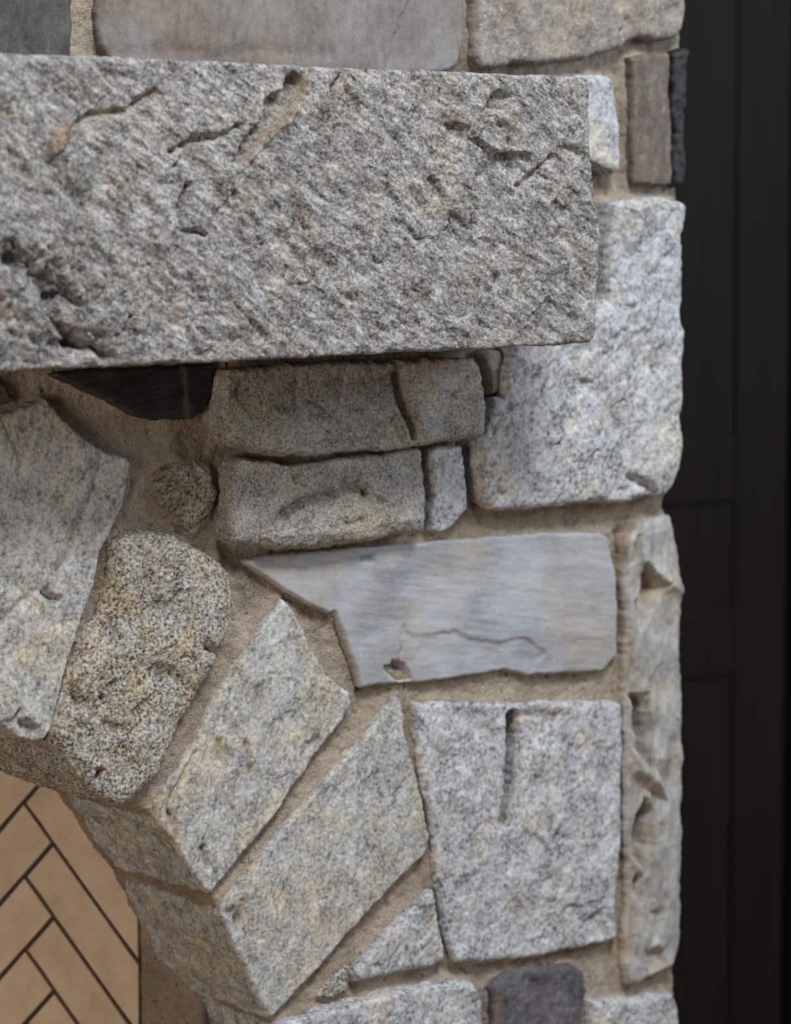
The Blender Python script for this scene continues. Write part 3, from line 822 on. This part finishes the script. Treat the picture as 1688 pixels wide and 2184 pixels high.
V, Q, A = build_slab(mpoly, 0.0026, mortar_h, 0.0, 0.245, 0.006, 0.006, 40, 901, 0.003, drop_mask=lambda x, z: stone_depth(x, z) > 0.014, skirt_all=False)
me = np_mesh('mortar', V, Q, M['mortar'], A)
link(bpy.data.objects.new('mortar', me), fireplace, 'sandy tan mortar between the stones')

# mortared jamb between the arch reveal and the firebrick
jx, jz = U([(295, 2100)], -0.245)[0]
jp = np.array([(jx + 0.002, 0.35), (jx + 0.10, 0.35), (jx + 0.10, 1.2), (jx + 0.002, 1.2)])


def jamb_h(x, z, d):
    z0 = np.zeros_like(x)
    e = np.clip(d / 0.006, 0, 1)
    return 0.003 * fbm(x, z, 14, 3, 811) + 0.0018 * fbm(x, z, 60, 4, 812, 0.65) - 0.004 * (1 - np.sqrt(1 - (1 - e) ** 2)), z0, z0


V, Q, A = build_slab(jp, 0.004, jamb_h, -0.245, 0.06, 0.006, 0.003, 40, 905, 0.002)
_ca, _sa = math.cos(math.radians(-62)), math.sin(math.radians(-62))
_vx, _vy = V[:, 0] - jx, V[:, 1] - 0.245
V[:, 0], V[:, 1] = jx + _vx * _ca - _vy * _sa, 0.245 + _vx * _sa + _vy * _ca
link(bpy.data.objects.new('jamb_mortar', np_mesh('jamb_mortar', V, Q, M['mortar'], A)), fireplace)

# rubble core behind the facing, and the parts of the chimney outside the picture
ZT = float(U([(844, -300)], 0)[0][1])
XL = float(U([(-420, 800)], 0)[0][0])
core = bmesh.new()
FX, FZ = U([(295, 2100)], -0.245)[0]
box_bm(core, FX + 0.10, XR - 0.015, 0.02, BACK + 0.055, 0.0, 2.75)                      # right pier
box_bm(core, XL, FX + 0.10, 0.03, 0.24, float(U([(0, 1440)], 0)[0][1]), 2.75)              # over the arch
box_bm(core, XL, FX + 0.10, 0.24, BACK + 0.055, 1.45, 2.75)
bm_obj('masonry_core', core, M['mortar'], fireplace)

# ------------------------------------------------------------------ firebox: splayed side wall in herringbone firebrick, plus back wall
SPL = math.radians(20)
fdir = Vector((-math.sin(SPL), math.cos(SPL), 0))          # going back along the side wall
fnor = Vector((-math.cos(SPL), -math.sin(SPL), 0))         # facing the opening
FO = Vector((FX, 0.245, 0.0))
SIDE_L, TOPZ = 0.40, 1.45
BW, NB, JT = 0.0735, 4, 0.0076


def to_plane(px, py):
    d = DIRV + RIGHT * ((px - W / 2) / F) + UPV * ((H / 2 - py) / F)
    t = (FO - CAMP).dot(fnor) / d.dot(fnor)
    p = CAMP + d * t - FO
    return p.dot(fdir), p.z


firebox = bpy.data.objects.new('firebox', None)
link(firebox, fireplace, 'tan herringbone firebrick lining inside the arch')


def panel(origin, along, normal, length, top, anchor, zmin):
    mw = Matrix((( along.x, 0, -normal.x, origin.x), (along.y, 0, -normal.y, origin.y), (0, 1, 0, origin.z), (0, 0, 0, 1)))
    if mw.to_3x3().determinant() < 0:
        pass
    b = bmesh.new()
    box_bm(b, 0, length, 0, top, 0.0035, 0.05)
    bmesh.ops.transform(b, matrix=mw, verts=b.verts)
    bmesh.ops.recalc_face_normals(b, faces=b.faces)
    bm_obj('joint_mortar', b, M['joint'], firebox)
    a = math.sqrt(0.5)
    protos = []
    rng = random.Random(5)
    for k in range(3):
        bm = bmesh.new()
        box_bm(bm, JT / 2, NB * BW - JT / 2, JT / 2, BW - JT / 2, 0, 0.03)
        es = [e for e in bm.edges if abs(e.verts[0].co.z - e.verts[1].co.z) < 1e-6 and e.verts[0].co.z < 0.01]
        bmesh.ops.subdivide_edges(bm, edges=[e for e in es if e.calc_length() > 0.1], cuts=7)
        for v in bm.verts:
            v.co.x += rng.uniform(-0.0008, 0.0008)
            v.co.y += rng.uniform(-0.0008, 0.0008)
        protos.append(bm)
    shared = {}
    cnt = 0
    # pattern axes: e1 runs down and towards the front, e2 down and towards the back
    for m in range(-14, 15):
        for t in range(-40, 60):
            for kind in (0, 1):
                # unit-cell position of the brick's corner (p, q)
                if kind == 0:
                    p, q = t + m * NB, t - m * NB
                else:
                    p, q = t - 1 + m * NB, t - m * NB
                cen = (p + NB / 2, q + 0.5) if kind == 0 else (p + 0.5, q + NB / 2)
                s = anchor[0] + (-cen[0] + cen[1]) * a * BW
                zz = anchor[1] - (cen[0] + cen[1]) * a * BW
                R = NB * BW * 0.5
                if s < -R or s > length + R or zz < zmin - R or zz > top + R:
                    continue
                s0 = anchor[0] + (-p + q) * a * BW
                z0 = anchor[1] - (p + q) * a * BW
                # local brick frame (x along length) in panel coordinates
                if kind == 0:
                    ex, ey = (-a, -a), (a, -a)
                else:
                    ex, ey = (a, -a), (-a, -a)
                pm = Matrix(((ex[0], ey[0], 0, s0), (ex[1], ey[1], 0, z0), (0, 0, 1, 0), (0, 0, 0, 1)))
                inside = R * 0.85 < s < length - R * 0.85 and zz < top - R * 0.85
                bm = protos[(m * 7 + t * 3 + kind) % 3].copy()
                bmesh.ops.transform(bm, matrix=pm, verts=bm.verts)
                if not inside:
                    for co, no in (((0.001, 0, 0), (-1, 0, 0)), ((length, 0, 0), (1, 0, 0)), ((0, top, 0), (0, 1, 0))):
                        g = list(bm.verts) + list(bm.edges) + list(bm.faces)
                        r = bmesh.ops.bisect_plane(bm, geom=g, plane_co=co, plane_no=no, clear_outer=True)
                        ce = [e for e in r['geom_cut'] if isinstance(e, bmesh.types.BMEdge)]
                        if ce:
                            bmesh.ops.holes_fill(bm, edges=ce)
                    if len(bm.verts) < 6:
                        bm.free()
                        continue
                jz = rng.uniform(-0.0006, 0.0006)
                bmesh.ops.transform(bm, matrix=mw, verts=bm.verts)
                bmesh.ops.recalc_face_normals(bm, faces=bm.faces)
                c = Vector((0, 0, 0))
                for v in bm.verts:
                    c += v.co
                c /= len(bm.verts)
                for v in bm.verts:
                    v.co = v.co - c + normal * jz
                bm_obj('firebrick', bm, M['brick'], firebox, c)
                cnt += 1
    for bm in protos:
        bm.free()
    return cnt


s_a, z_a = to_plane(52, 1868)       # a joint corner seen in the photograph
panel(FO, fdir, fnor, SIDE_L, TOPZ, (s_a - math.sqrt(0.5) * BW, z_a - math.sqrt(0.5) * BW), 0.35)
bmid = bmesh.new()
bo = FO + fdir * SIDE_L
box_bm(bmid, XL, bo.x + 0.03, bo.y, bo.y + 0.04, 0.0, TOPZ)
box_bm(bmid, XL, FX + 0.1, 0.245, bo.y + 0.04, TOPZ, TOPZ + 0.03)
bm_obj('back_wall', bmid, M['brick'], firebox)
